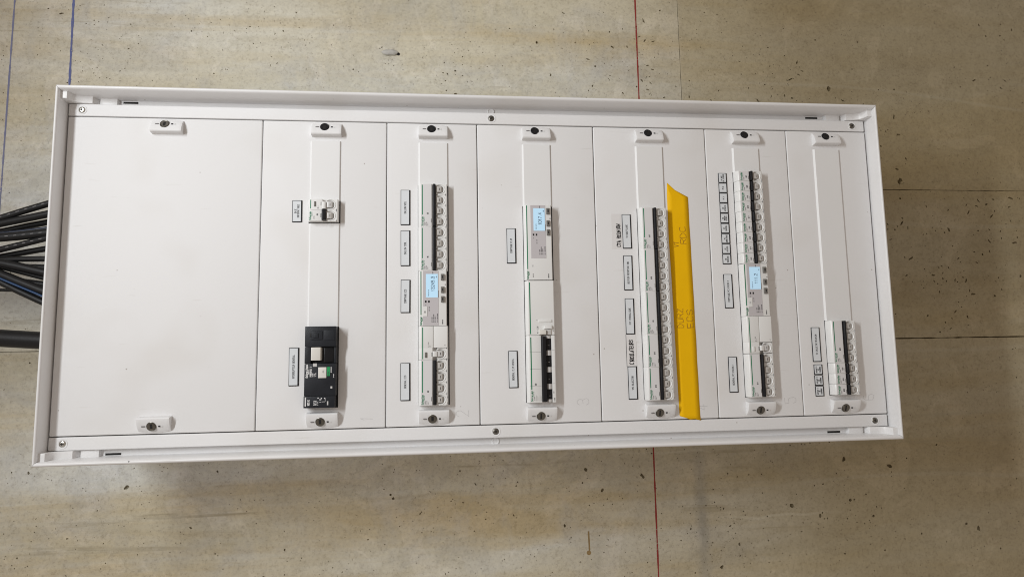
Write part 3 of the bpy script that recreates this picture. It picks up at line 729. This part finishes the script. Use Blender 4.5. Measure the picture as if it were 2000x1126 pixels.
# row 1
def rcbo():
    t = thing("earth_leakage_breaker", ROWU[1], 115.5, 0, "small two module breaker with one white and one black handle, beside the INFORMATIQUE label", "circuit breaker")
    put("body", cached(("body", 36.0), lambda: body_mesh(36.0)), t)
    for p in range(2):
        put("toggle_window", cached(("win", 18), lambda: window_mesh(18)), t, (0, -18*p, 0))
        put("toggle", cached(("togw", 18), lambda: toggle_mesh(18, LTGREY)) if p == 0 else cached(("tog", 18), lambda: toggle_mesh(18)), t, (0, -18*p, 0))
    mb = MB(); mb.extr([(21.6, 8), (21.8, H+1.6), (24, H+3), (27.4, H+2.2), (28.2, 8)], -5, -16.5, WHITE); put("white_handle", mb.mesh("white_handle", bevel=.5), t)
    mb = MB(); mb.extr([(21.4, 8), (21.4, H+2.6), (23, H+4), (27.0, H+3.6), (28.2, H+1), (28.2, 8)], -17.4, -34.8, BLACK); put("black_handle", mb.mesh("black_handle", bevel=.6), t)
    mb = MB(); mb.box((0, -8.6, -.2), (3.0, 0, 1.7), DGREY, .4); put("test_button", mb.mesh("test_button", bevel=.3), t, (8.8, -4, H))
    mb = MB(); mb.box((3.0, -16, 0), (4.4, -1.5, .02), GREEN); logo(mb, 4.6, -34.5, 14.5, GREEN)
    mb.box((19.4, -11, 0), (20.4, -5, .02), INK); mb.box((19.4, -30, 0), (20.6, -24, .02), INK); lettering("Q4", 2.2, th=.5, mb=mb, m=INK, u=15.4, v=-27)
    lettering("30mA", 1.5, th=.3, mb=mb, m=INK, u=16, v=-16); lettering("iDT40", 1.5, th=.3, mb=mb, m=GINK, u=10, v=-33)
    mb.box((3, -17.9, 0), (21, -17.6, .02), GINK)
    put("front_print", fixup(mb, "front_print"), t, (0, 0, H+.05))
rcbo()
def mccb():
    t = thing("main_switch", ROWU[1]+.3, -89.5, 0, "black moulded case main switch with a white handle and a green printed tab", "main switch")
    mb = MB()
    mb.box((-.8, -31.5, -2), (46.8, 0, 19), CHAR)
    mb.box((-.8, -58, -2), (46.8, -31.8, 12), CHAR)
    mb.box((-.8, -31.8-26.2, 10), (8.5, -31.8, 19), CHAR)
    mb.box((44.0, -57.9, 10), (46.75, -31.9, 15.5), CHAR)
    mb.box((-.8, -107.5, -2), (46.8, -58.2, 19), CHAR)
    mb.box((-1.6, -126, -2), (45.6, -107.8, 17.6), CHAR)
    put("body", mb.mesh("body", bevel=.7, seg=2), t)
    mb = MB(); mb.box((9, -21.5, 18.6), (26, -7.2, 19.9), CHAR, .5); mb.box((12.5, -18.5, 19.5), (20.5, -10.5, 20.6), CHAR, .5); mb.box((7.2, -17, 18.8), (8.8, -11, 19.3), HOLE)
    put("cover_flap", mb.mesh("cover_flap", bevel=.25), t)
    mb = MB(); mb.box((28, -22, 18.7), (45, -5.8, 19.5), CHAR, .3); put("side_panel", mb.mesh("side_panel", bevel=.2), t)
    mb = MB()
    mb.extr([(9.2, 12), (9.4, 21.6), (10.6, 22.8), (17, 22.6), (23.4, 21.8), (24.4, 20.6), (25.2, 12)], -32.8, -53.0, CREAM); put("handle", mb.mesh("handle", bevel=.5), t)
    mb = MB(); mb.extr([(26.5, 11.9), (26.8, 15), (29.5, 16), (36, 14.6), (42, 12.4), (43.5, 11.9)], -34, -56, BLACK); put("handle_slot", mb.mesh("handle_slot", bevel=.4), t)
    mb = MB(); mb.box((20.2, -80.5, 18.8), (33.0, -63.5, 20), CREAM, .3); put("white_button", mb.mesh("white_button", bevel=.3), t)
    mb = MB(); mb.box((33.6, -77.5, 18.8), (38.4, -63.2, 19.8), BGREEN, .3); lettering("PUSH", 1.8, th=.3, mb=mb, m=INK, u=36.8, v=-76, z=19.85); put("green_tab", mb.mesh("green_tab"), t)
    mb = MB(); lettering("Schneider", 3.0, ws=.60, th=.75, mb=mb, m=WINK, u=4.6, v=-79.5); lettering("Electric", 1.5, ws=.5, th=.4, mb=mb, m=WINK, u=6.6, v=-74)
    mb.box((2.4, -63.5, 0), (4.3, -59, .02), WINK)
    lettering("POWERPACT T", 2.5, ws=.5, th=.5, mb=mb, m=WINK, u=10.2, v=-78)
    for q, uu in enumerate((12.6, 14.9, 17.2)): lettering(("EZC100N", "Ui 690V", "Ics 36kA")[q], 1.3, ws=.5, th=.26, mb=mb, m=WINK, u=uu, v=-78)
    mb.box((12.2, -62.6, 0), (18, -57.8+.2, .02), LTGREY)
    lettering("-II-", 2.0, th=.4, mb=mb, m=INK, u=29, v=-73, z=1.06)
    lettering("EN/IEC 60947", 1.3, ws=.5, th=.3, mb=mb, m=WINK, u=40.6, v=-72); lettering("220-440V", 1.2, ws=.5, th=.26, mb=mb, m=WINK, u=44.4, v=-80)
    mb.box((39.2, -96.5, 0), (42, -93.2, .02), LTGREY)
    put("front_print", fixup(mb, "front_print"), t, (0, 0, 19.06))
    mb = MB()
    mb.box((.4, -123.5, 0), (2.3, -109.5, .02), WINK); lettering("NSX-E", 3.0, ws=.5, th=.7, mb=mb, m=WINK, u=7.4, v=-122)
    for q, uu in enumerate((15.6, 18.0, 20.6)): lettering(("5A 7,5A", "10A 12A", "Ir Isd")[q], 1.9, ws=.5, th=.36, mb=mb, m=WINK, u=uu, v=-122)
    lettering("I  U", 2.4, th=.5, mb=mb, m=WINK, u=25, v=-118); mb.box((26, -117, 0), (31.5, -116.4, .02), WINK); mb.box((31, -117, 0), (31.5, -112, .02), WINK)
    for (x, y) in ((20.5, -111), (25.5, -111.5), (30.5, -111.5)): mb.cyl((x, y), 1.0, 0, .03, WINK, 10)
    mb.box((34, -122, 0), (36, -116, .02), LTGREY)
    put("diagram_print", fixup(mb, "diagram_print"), t, (0, 0, 17.66))
mccb()
# row 2
breaker(2, 142.5, 4, "four pole breaker at the head of its row, beside the upper BALLON label", "Q5")
breaker(2, 70.7, 4, "four pole breaker just before the blue lit meter, beside the lower BALLON label", "Q6")
meter(2, -1, "13249.3", "energy meter showing 13249.3 on its blue screen", tagtxt="01")
rcd(2, -91, 53.5, "plain white earth leakage block between the 13249.3 meter and the GENERAL ECS breaker")
breaker(2, -144.5, 4, "four pole breaker beside the GENERAL ECS label, last in its row", "Q2")
# row 3
meter(3, 108.5, "1017.4", "longer energy meter directly beside the COMPTAGE CLIM label, with no sticker on its face", L=126)
def rcd120():
    L = 89.5
    t = thing("residual_current_block", ROWU[3], -18.5, 0, "large white earth leakage block with a cream handle, above the black banded breaker", "residual current device", "residual current blocks beside the breakers")
    mb = MB(); mb.extr([(-1.0, -2), (-1.0, 8), (1.2, 12.2), (3, H), (44.8, H), (46.4, H-1.5), (46.8, -2)], -.15, -L+.2, WHITE); put("body", mb.mesh("body", bevel=.35), t)
    mb = MB(); mb.box((4.8, -L+2, 0), (6.6, -3, .02), GREEN)
    lettering("Vigi C120", 2.2, ws=.55, th=.4, mb=mb, m=INK, u=18.6, v=-L+3); lettering("4P", 1.6, th=.3, mb=mb, m=GINK, u=44, v=-L+6); lettering("T", 2, th=.3, mb=mb, m=GINK, u=18, v=-L+24)
    put("front_print", fixup(mb, "front_print"), t, (0, 0, H+.06))
    mb = MB(); mb.box((19.5, -68.8, H-.2), (41, -64, H+1.5), WHITE, .4); put("test_button", mb.mesh("test_button", bevel=.4), t)
    mb = MB(); mb.box((27.5, -80, H-.2), (41.0, -73.2, H+4), WHITE, .8); mb.box((31.5, -89, H-.2), (39, -80, H+2.4), LTGREY, .5); put("reset_lever", mb.mesh("reset_lever", bevel=.5), t)
    mb = MB(); mb.box((19.5, -89, H-.2), (31.3, -80.6, H+6), CREAM, .8); put("cream_handle", mb.mesh("cream_handle", bevel=.5), t)
rcd120()
def c120():
    L = 108.0
    t = thing("circuit_breaker", ROWU[3], -108.2, 0, "large four pole breaker with one long black handle and black gaps between grey rollers", "circuit breaker")
    mb = MB(); mb.extr([(-1.0, -2), (-1.0, 8), (1.2, 12.2), (3, H), (22.5, H), (22.7, 8), (39.5, 8), (39.7, H), (44.8, H), (46.4, H-1.5), (46.8, -2)], -.15, -L+.2, WHITE); put("body", mb.mesh("body", bevel=.3), t)
    mb = MB(); mb.extr([(22.9, 7), (23, H+3), (24.5, H+4.6), (30.0, H+4), (30.8, H+1.5), (31, 7)], -2, -L+1.5, BLACK); put("handle_bar", mb.mesh("handle_bar", bevel=.5), t)
    for p in range(4):
        mb = MB(); mb.box((31.0, -18, 0), (39.3, 0, 3.4), BLACK, .3); lettering("I", 2, th=.4, mb=mb, m=LTGREY, u=36, v=-11, z=3.45)
        put("pole_toggle", cached("c120t", lambda: mb.mesh("pole_toggle", bevel=.25)), t, (0, -5.8-27*p, 9.5))
    for p in range(5):
        hl = 8.2 if 0 < p < 4 else 4.6
        def roller():
            mb = MB(); prof = [(30.5, 7)]
            for q in range(9):
                a = math.pi*(1-q/8); prof.append((35.3+4.8*math.cos(a), 9.5+5.4*math.sin(a)))
            prof.append((40.1, 7)); mb.extr(prof, 0, -hl, LTGREY); return mb.mesh("roller", smooth=True, ang=35)
        put("roller", cached(("roller", hl), roller), t, (0, (-24.4-27*(p-1)) if 0 < p < 4 else (-.6 if p == 0 else -L+5.2), 0))
    mb = MB(); mb.box((5.0, -L+21, 0), (6.8, -3, .02), GREEN); logo(mb, 7.6, -L+2.5, 17, GREEN)
    for p in (1, 2, 3): mb.box((3.5, -27*p-.25, 0), (22, -27*p+.05, .02), GINK); mb.box((40, -27*p+3, 0), (44.5, -27*p+3.3, .02), GINK)
    lettering("Q3", 2.2, th=.55, mb=mb, m=INK, u=13.6, v=-80); lettering("C120N", 1.5, th=.3, mb=mb, m=GINK, u=11, v=-L+4)
    for q in range(5): mb.box((13.2+q*1.9, -L+3, 0), (13.5+q*1.9, -L+12-(q % 3)*1.5, .02), GINK)
    lettering("C100", 1.8, th=.4, mb=mb, m=INK, u=43.6, v=-L+2.5); lettering("415V", 1.4, th=.3, mb=mb, m=GINK, u=42.5, v=-L+14)
    put("front_print", fixup(mb, "front_print"), t, (0, 0, H+.06))
c120()
# row 4
breaker(4, 105.5, 4, "four pole breaker beside the TD SOUFFLAGE label, topmost in the photo in its run", "QF7")
breaker(4, 34, 4, "four pole breaker beside the RECUPERATION label", "QF8")
breaker(4, -37.5, 4, "four pole breaker beside the KIT HYDRAULIQUE label", "Q9")
breaker(4, -109.2, 3, "three pole breaker beside the handwritten CIRCULATEURS sticker", "Q10")
breaker(4, -163, 3, "three pole breaker beside the VMC label, next to the foot of the yellow tape", "Q12")
# row 5
T5 = [("PC WIFI", "top of the nine, beside the PC WIFI DIVERS label", "Q21"), ("PC 2", "beside the PC 2 label, second from the top latch", "Q20"), ("PC 1", "third in its run, beside the PC 1 label", "Q19"), ("AC", "beside the ACCUEIL label next to PC 1", "Q18"),
      ("BU", "beside the BUREAU ACCUEIL label", "Q17"), ("CA", "beside the CAMERA label", "Q16"), ("AM", "beside the AMON VASE label", "Q15"), ("A2", "beside the ACCUEIL label next to BUREAUX", "Q14"), ("B2", "against the small meter, beside the BUREAUX label", "Q13")]
for k, (_, txt, code) in enumerate(T5):
    breaker(5, 171.4-18*k, 1, "narrow single module breaker "+txt, code)
meter(5, 9, "111.2", "energy meter with a pale washed out screen, below the nine narrow breakers", tagtxt="11")
rcd(5, -81, 62.5, "plain white earth leakage block with a light button, under the COMPTAGE PC DIVERS meter", WHITE)
breaker(5, -144, 4, "four pole breaker beside the GENERAL PC DIVERS label", "Q11")
# row 6
breaker(6, -89.8, 4, "four pole breaker beside the SALLE DE REUNION label, in the last row", "Q22")
for k, c in enumerate(("Q23", "Q24", "Q25")):
    breaker(6, -161.8-18*k, 1, ("narrow breaker touching the wide four pole one in the last row", "middle one of the three narrow breakers in the last row", "narrow breaker nearest the latch at the foot of the last row")[k], c)

# ---------------------------------------------------------------- printed labels in black edged holders
GL = "engraved circuit labels stuck on the cover plates"
def holder(u, v, L, lines, label, h=3.0, wid=15.6, rot=0):
    t = thing("label_holder", u, v, 0, label, "label", GL, rot+(random.uniform(-.007, .007) if L > 20 else random.uniform(-.003, .003)))
    mb = MB(); mb.box((0, -L, -.1), (wid, 0, 1.1), BLACK); put("backing", cached(("hb", L, wid), lambda: mb.mesh("backing", bevel=.2, seg=1)), t)
    mb = MB(); mb.box((.9, -L+1.4, 0), (wid-1.8, -.9, .35), CARD); put("card", cached(("hc", L, wid), lambda: mb.mesh("card", bevel=.15, seg=1)), t, (0, 0, 1.08))
    mb = MB(); n = len(lines); gap = h*1.45
    cu = (wid-.75)/2
    for q, s in enumerate(lines):
        ws = min(.56, .56*(L-2.6)/max(.1, tlen(s, h, .56)))
        ww = tlen(s, h, ws)
        lettering(s, h, ws=ws, th=.52, mb=mb, m=INK, u=cu+h/2+(q-(n-1)/2)*gap, v=-L/2-ww/2)
    put("lettering", fixup(mb, "lettering"), t, (0, 0, 1.46))
holder(349.5, 116, 36, ["BAIE", "INFORMATIQUE"], "printed label reading BAIE INFORMATIQUE", 3.0)
holder(349, -122, 60, ["INTERRUPTEUR GENERAL"], "printed label reading INTERRUPTEUR GENERAL, beside the black main switch")
holder(523, 135, 59, ["BALLON 500L"], "printed label BALLON 500L beside the first four pole breaker of its row")
holder(523, 67, 59, ["BALLON 500L"], "printed label BALLON 500L next to the COMPTAGE ECS label")
holder(523.5, -14.5, 54, ["COMPTAGE ECS"], "printed label reading COMPTAGE ECS")
holder(523, -149, 60, ["GENERAL ECS"], "printed label reading GENERAL ECS")
holder(697.5, 71, 59, ["COMPTAGE CLIM"], "printed label reading COMPTAGE CLIM")
holder(697, -132.5, 60, ["GENERAL CLIM VENTIL"], "printed label reading GENERAL CLIM VENTIL")
holder(895.5, 96, 59, ["TD SOUFFLAGE"], "printed label reading TD SOUFFLAGE, next to the handwritten CTA sticker")
holder(895.5, 25, 59, ["BOITIER RECUPERATION"], "printed label reading BOITIER RECUPERATION")
holder(895.5, -48, 60, ["KIT HYDRAULIQUE"], "printed label reading KIT HYDRAULIQUE")
holder(896, -161.5, 54, ["VMC BCJECTOR"], "printed label starting with VMC, below the handwritten CIRCULATEURS")
T5L = [["PC WIFI", "PC DIVERS"], ["PC 2"], ["PC 1"], ["PC", "ACCUEIL"], ["PC", "BUREAU", "ACCUEIL"], ["PC", "CAMERA"], ["PC", "AMON VASE"], ["PC", "ACCUEIL"], ["PC", "BUREAUX"]]
T5N = ["small square label PC WIFI, PC DIVERS, topmost of its strip", "small square label PC 2, touching the PC WIFI label", "small square label PC 1, between PC 2 and PC ACCUEIL", "small square label PC ACCUEIL right after PC 1", "small square label PC BUREAU ACCUEIL in three lines",
       "small square label PC CAMERA", "small square label PC AMON VASE", "small square label PC ACCUEIL right before PC BUREAUX", "small square label PC BUREAUX, lowest of its strip in the photo"]
for k in range(9):
    holder(1070.5, 170.5-17.9*k, 17.4, T5L[k], T5N[k], 2.4 if len(T5L[k]) < 3 else 2.1, 15.4)
holder(1070, -7.5, 58.5, ["COMPTAGE PC DIVERS 1"], "printed label reading COMPTAGE PC DIVERS 1")
holder(1070.5, -148.5, 59.5, ["GENERAL PC DIVERS 1"], "printed label reading GENERAL PC DIVERS 1")
holder(1222, -100.5, 59, ["TD SALLE DE REUNION"], "printed label reading TD SALLE DE REUNION in the last row")
for k in range(3):
    holder(1222.5, -164-18.2*k, 17.4, ["DEPART %d" % (3-k), "DE", "CHAMBRE"], ("small square label DEPART 3 DE CHAMBRE, touching the SALLE DE REUNION label side", "small square label DEPART 2 DE CHAMBRE, middle of its three", "small square label DEPART 1 DE CHAMBRE, end of its strip nearest the latch")[k], 2.2, 15.4)
# handwritten stickers
t = thing("sticker", 877, 97, 0, "clear tape strip with CTA REUNION written in black marker, beside the TD SOUFFLAGE label", "sticker", "handwritten stickers")
put("film", MB().box((0, -60.5, 0), (17.2, 0, .12), CLEAR).mesh("film"), t, (0, 0, .02))
put("handwriting", fixup(lettering("CTA REUNiON", 6.2, ws=.52, th=1.2, jit=.55, m=FELT, rnd=random.Random(2)), "handwriting"), t, (15.2, -56.5, .18))
t = thing("sticker", 895.5, -108.5, 0, "white sticker with CIRCULATEURS written in black marker, between two printed labels", "sticker", "handwritten stickers")
put("paper", MB().box((0, -52.5, 0), (16.6, 0, .5), CLEAR).mesh("paper", bevel=.1, seg=1), t, (0, 0, .02))
put("edging", MB().box((-.6, -53.1, 0), (16.6, -52.5, .5), BLACK).box((-.6, -52.5, 0), (0, 0, .5), BLACK).mesh("edging"), t, (0, 0, .03))
put("handwriting", fixup(lettering("CiRCULATEURS", 6.4, ws=.46, th=1.2, jit=.5, m=FELT, rnd=random.Random(5)), "handwriting"), t, (11.4, -49, .56))
# yellow tape with pen notes
def tape():
    Lft = [(978, 152), (977, 130), (976.5, 60), (978, 0), (979, -64), (980, -150), (981, -215), (981.5, -243)]
    mb = MB(); rows = []
    for k in range(33):
        v = 152-k*(395/32)
        lu = np.interp(-v, [-p[1] for p in Lft], [p[0] for p in Lft]); ru = float(np.interp(-v, [-152, -146, -138, -133, -129, -128, 81, 252], [978.6, 985, 993, 1001, 1012, 1014, 1016, 1017]))
        row = []
        for j in range(5):
            t_ = j/4; z = .28+.1*math.sin(k*1.3+j)+(.25*math.sin(k*.5)**2 if j == 4 else 0)+(.25 if j == 2 and k % 7 == 0 else 0)
            row.append((lu+(ru-lu)*t_, v, z))
        rows.append(row)
    end = [(982, -244.5, .5), (990, -247, .5), (999, -250.3, .5), (1008, -250.0, .6), (1017.5, -252.5, .7)]
    rows.append(end)
    mb.loops([list(r) for r in rows], TAPE, closed=False)
    o_ = thing("adhesive_tape", 1000, 0, 0, "long torn strip of yellow tape with pen notes, stuck down one cover plate", "tape")
    me = mb.mesh("tape_strip", fixn=False, smooth=True, ang=80)
    bm = bmesh.new(); bm.from_mesh(me)
    for f in bm.faces:
        f.normal_update()
        if f.normal.z < 0: f.normal_flip()
    bmesh.ops.solidify(bm, geom=bm.faces[:], thickness=.00018); bm.to_mesh(me); bm.free()
    s = put("tape_strip", me, o_, (-1000, 0, 0))
    mb = MB(); kw = dict(th=.7, jit=.3, mb=mb, m=BALL)
    lettering("RDC", 10.5, ws=.86, u=1007, v=46, rnd=random.Random(8), **kw); lettering("ECS", 10.5, ws=.9, u=1012.5, v=-98, rnd=random.Random(9), **kw)
    lettering("DURZ", 10.5, ws=.70, u=995.5, v=-98, rnd=random.Random(10), **kw); lettering("VT", 7.5, ws=.6, u=993, v=40, rnd=random.Random(11), **kw)
    put("pen_note", fixup(mb, "pen_note"), o_, (-1000, 0, .72))
tape()

# ---------------------------------------------------------------- cables coming out of the cabinet's top end
CB = [(-151.7, 104.6, -82.1, 130.3, 10.0, 'b', "thin printed black cable, outermost of the fanned bundle"), (-151.2, 95.8, -81.9, 112.5, 10.9, 'b', "black cable just inside the outermost printed one"),
 (-150.1, 80.0, -83.0, 89.9, 5.5, 'c', "thin dark blue cable between two thick black ones"), (-149.7, 72.9, -81.6, 80.2, 12.9, 'b', "straight thick black cable next to the thin dark blue one"),
 (-148.3, 52.9, -83.4, 68.7, 9.1, 'b', "black cable with printed dashes rising towards the cabinet"), (-147.2, 35.5, -83.0, 36.3, 8.2, 'b', "thin black cable running level in the middle of the bundle"),
 (-146.7, 28.6, -82.6, 14.5, 12.7, 'b', "thick black cable sloping through the middle of the bundle"), (-146.3, 21.6, -82.8, 5.8, 7.3, 'b', "thin black cable tucked under the middle thick one"),
 (-145.4, 10.6, -83.1, -14.7, 14.0, 'b', "thickest sloping black cable beside the bright blue one"), (-144.8, -1.5, -83.0, -33.4, 11.4, 'b', "lowest sloping black cable of the bundle in the photo"),
 (-145.2, 5.2, -83.5, -23.6, 4.0, 'B', "thin bright blue cable squeezed between two sloping black ones"), (-143.8, -14.5, -80, -19.5, 4.5, 'b', "thinnest black cable running behind the bundle"),
 (-150.5, 88, -82, 104, 9.5, 'b', "black cable deep behind the two outermost ones"), (-147.0, 44, -82, 58, 9.0, 'b', "black cable half hidden under the dashed rising one"),
 (-146.0, 26, -82, 24, 9.5, 'b', "black cable behind the fork of the bundle"), (-145.0, 4, -82, -6, 10.5, 'b', "black cable buried under the thickest sloping one"),
 (-138.5, -96.5, -82.8, -100.7, 29.0, 'T', "very thick glossy black supply cable standing apart from the bundle")]
BLUEB = mat("bright_blue_cable", (0.012, 0.05, 0.14), .4)
for k, (u0, v0, u1, v1, d, c, lab) in enumerate(CB):
    sl = (v1-v0)/(u1-u0)
    wz = {2: -101, 10: -86, 11: -113, 16: -98, 7: -104, 5: -102, 12: -114, 13: -112, 14: -112, 15: -112}.get(k, -95)
    path = []; r = d/2*(1.16 if k != 16 and k != 10 else 1)
    for q in range(15):
        u = -520+q*(520-8)/14.0
        v = v0+sl*(u-u0)
        if u < -160: v -= sl*(u+160)*.75*min(1, (-u-160)/200)
        bow = .9*math.sin(u*.035+k)*(0 if k == 16 else 1)
        path.append((u, v+bow, wz+1.5*math.sin(u*.02+k*2)))
    n = 14; loops = []
    for q, p in enumerate(path):
        loops.append([(p[0], p[1]+r*math.cos(2*math.pi*j/n), p[2]+r*math.sin(2*math.pi*j/n)) for j in range(n)])
    mb = MB(); mb.loops(loops, {'b': CABLE, 'c': BLUEC, 'B': BLUEB, 'T': CABLE}[c], True, True)
    o = put("power_cable", mb.mesh("power_cable", smooth=True, ang=60), at=(0, 0, 0))
    tag(o, lab, "cable", "power cables entering the cabinet's end")
    if k in (0, 4, 3):
        mb = MB()
        for q in range(9):
            u = -190+q*13; v = v0+sl*(u-u0)+.9*math.sin(u*.035+k); z = wz+1.5*math.sin(u*.02+k*2)+r+.05
            mb.quad([(u, v+.5, z), (u+5, v+.5+sl*5, z), (u+5, v-.5+sl*5, z), (u, v-.5, z)], GINK)
        pr = put("sheath_print", fixup(mb, "sheath_print")); pr.parent = o
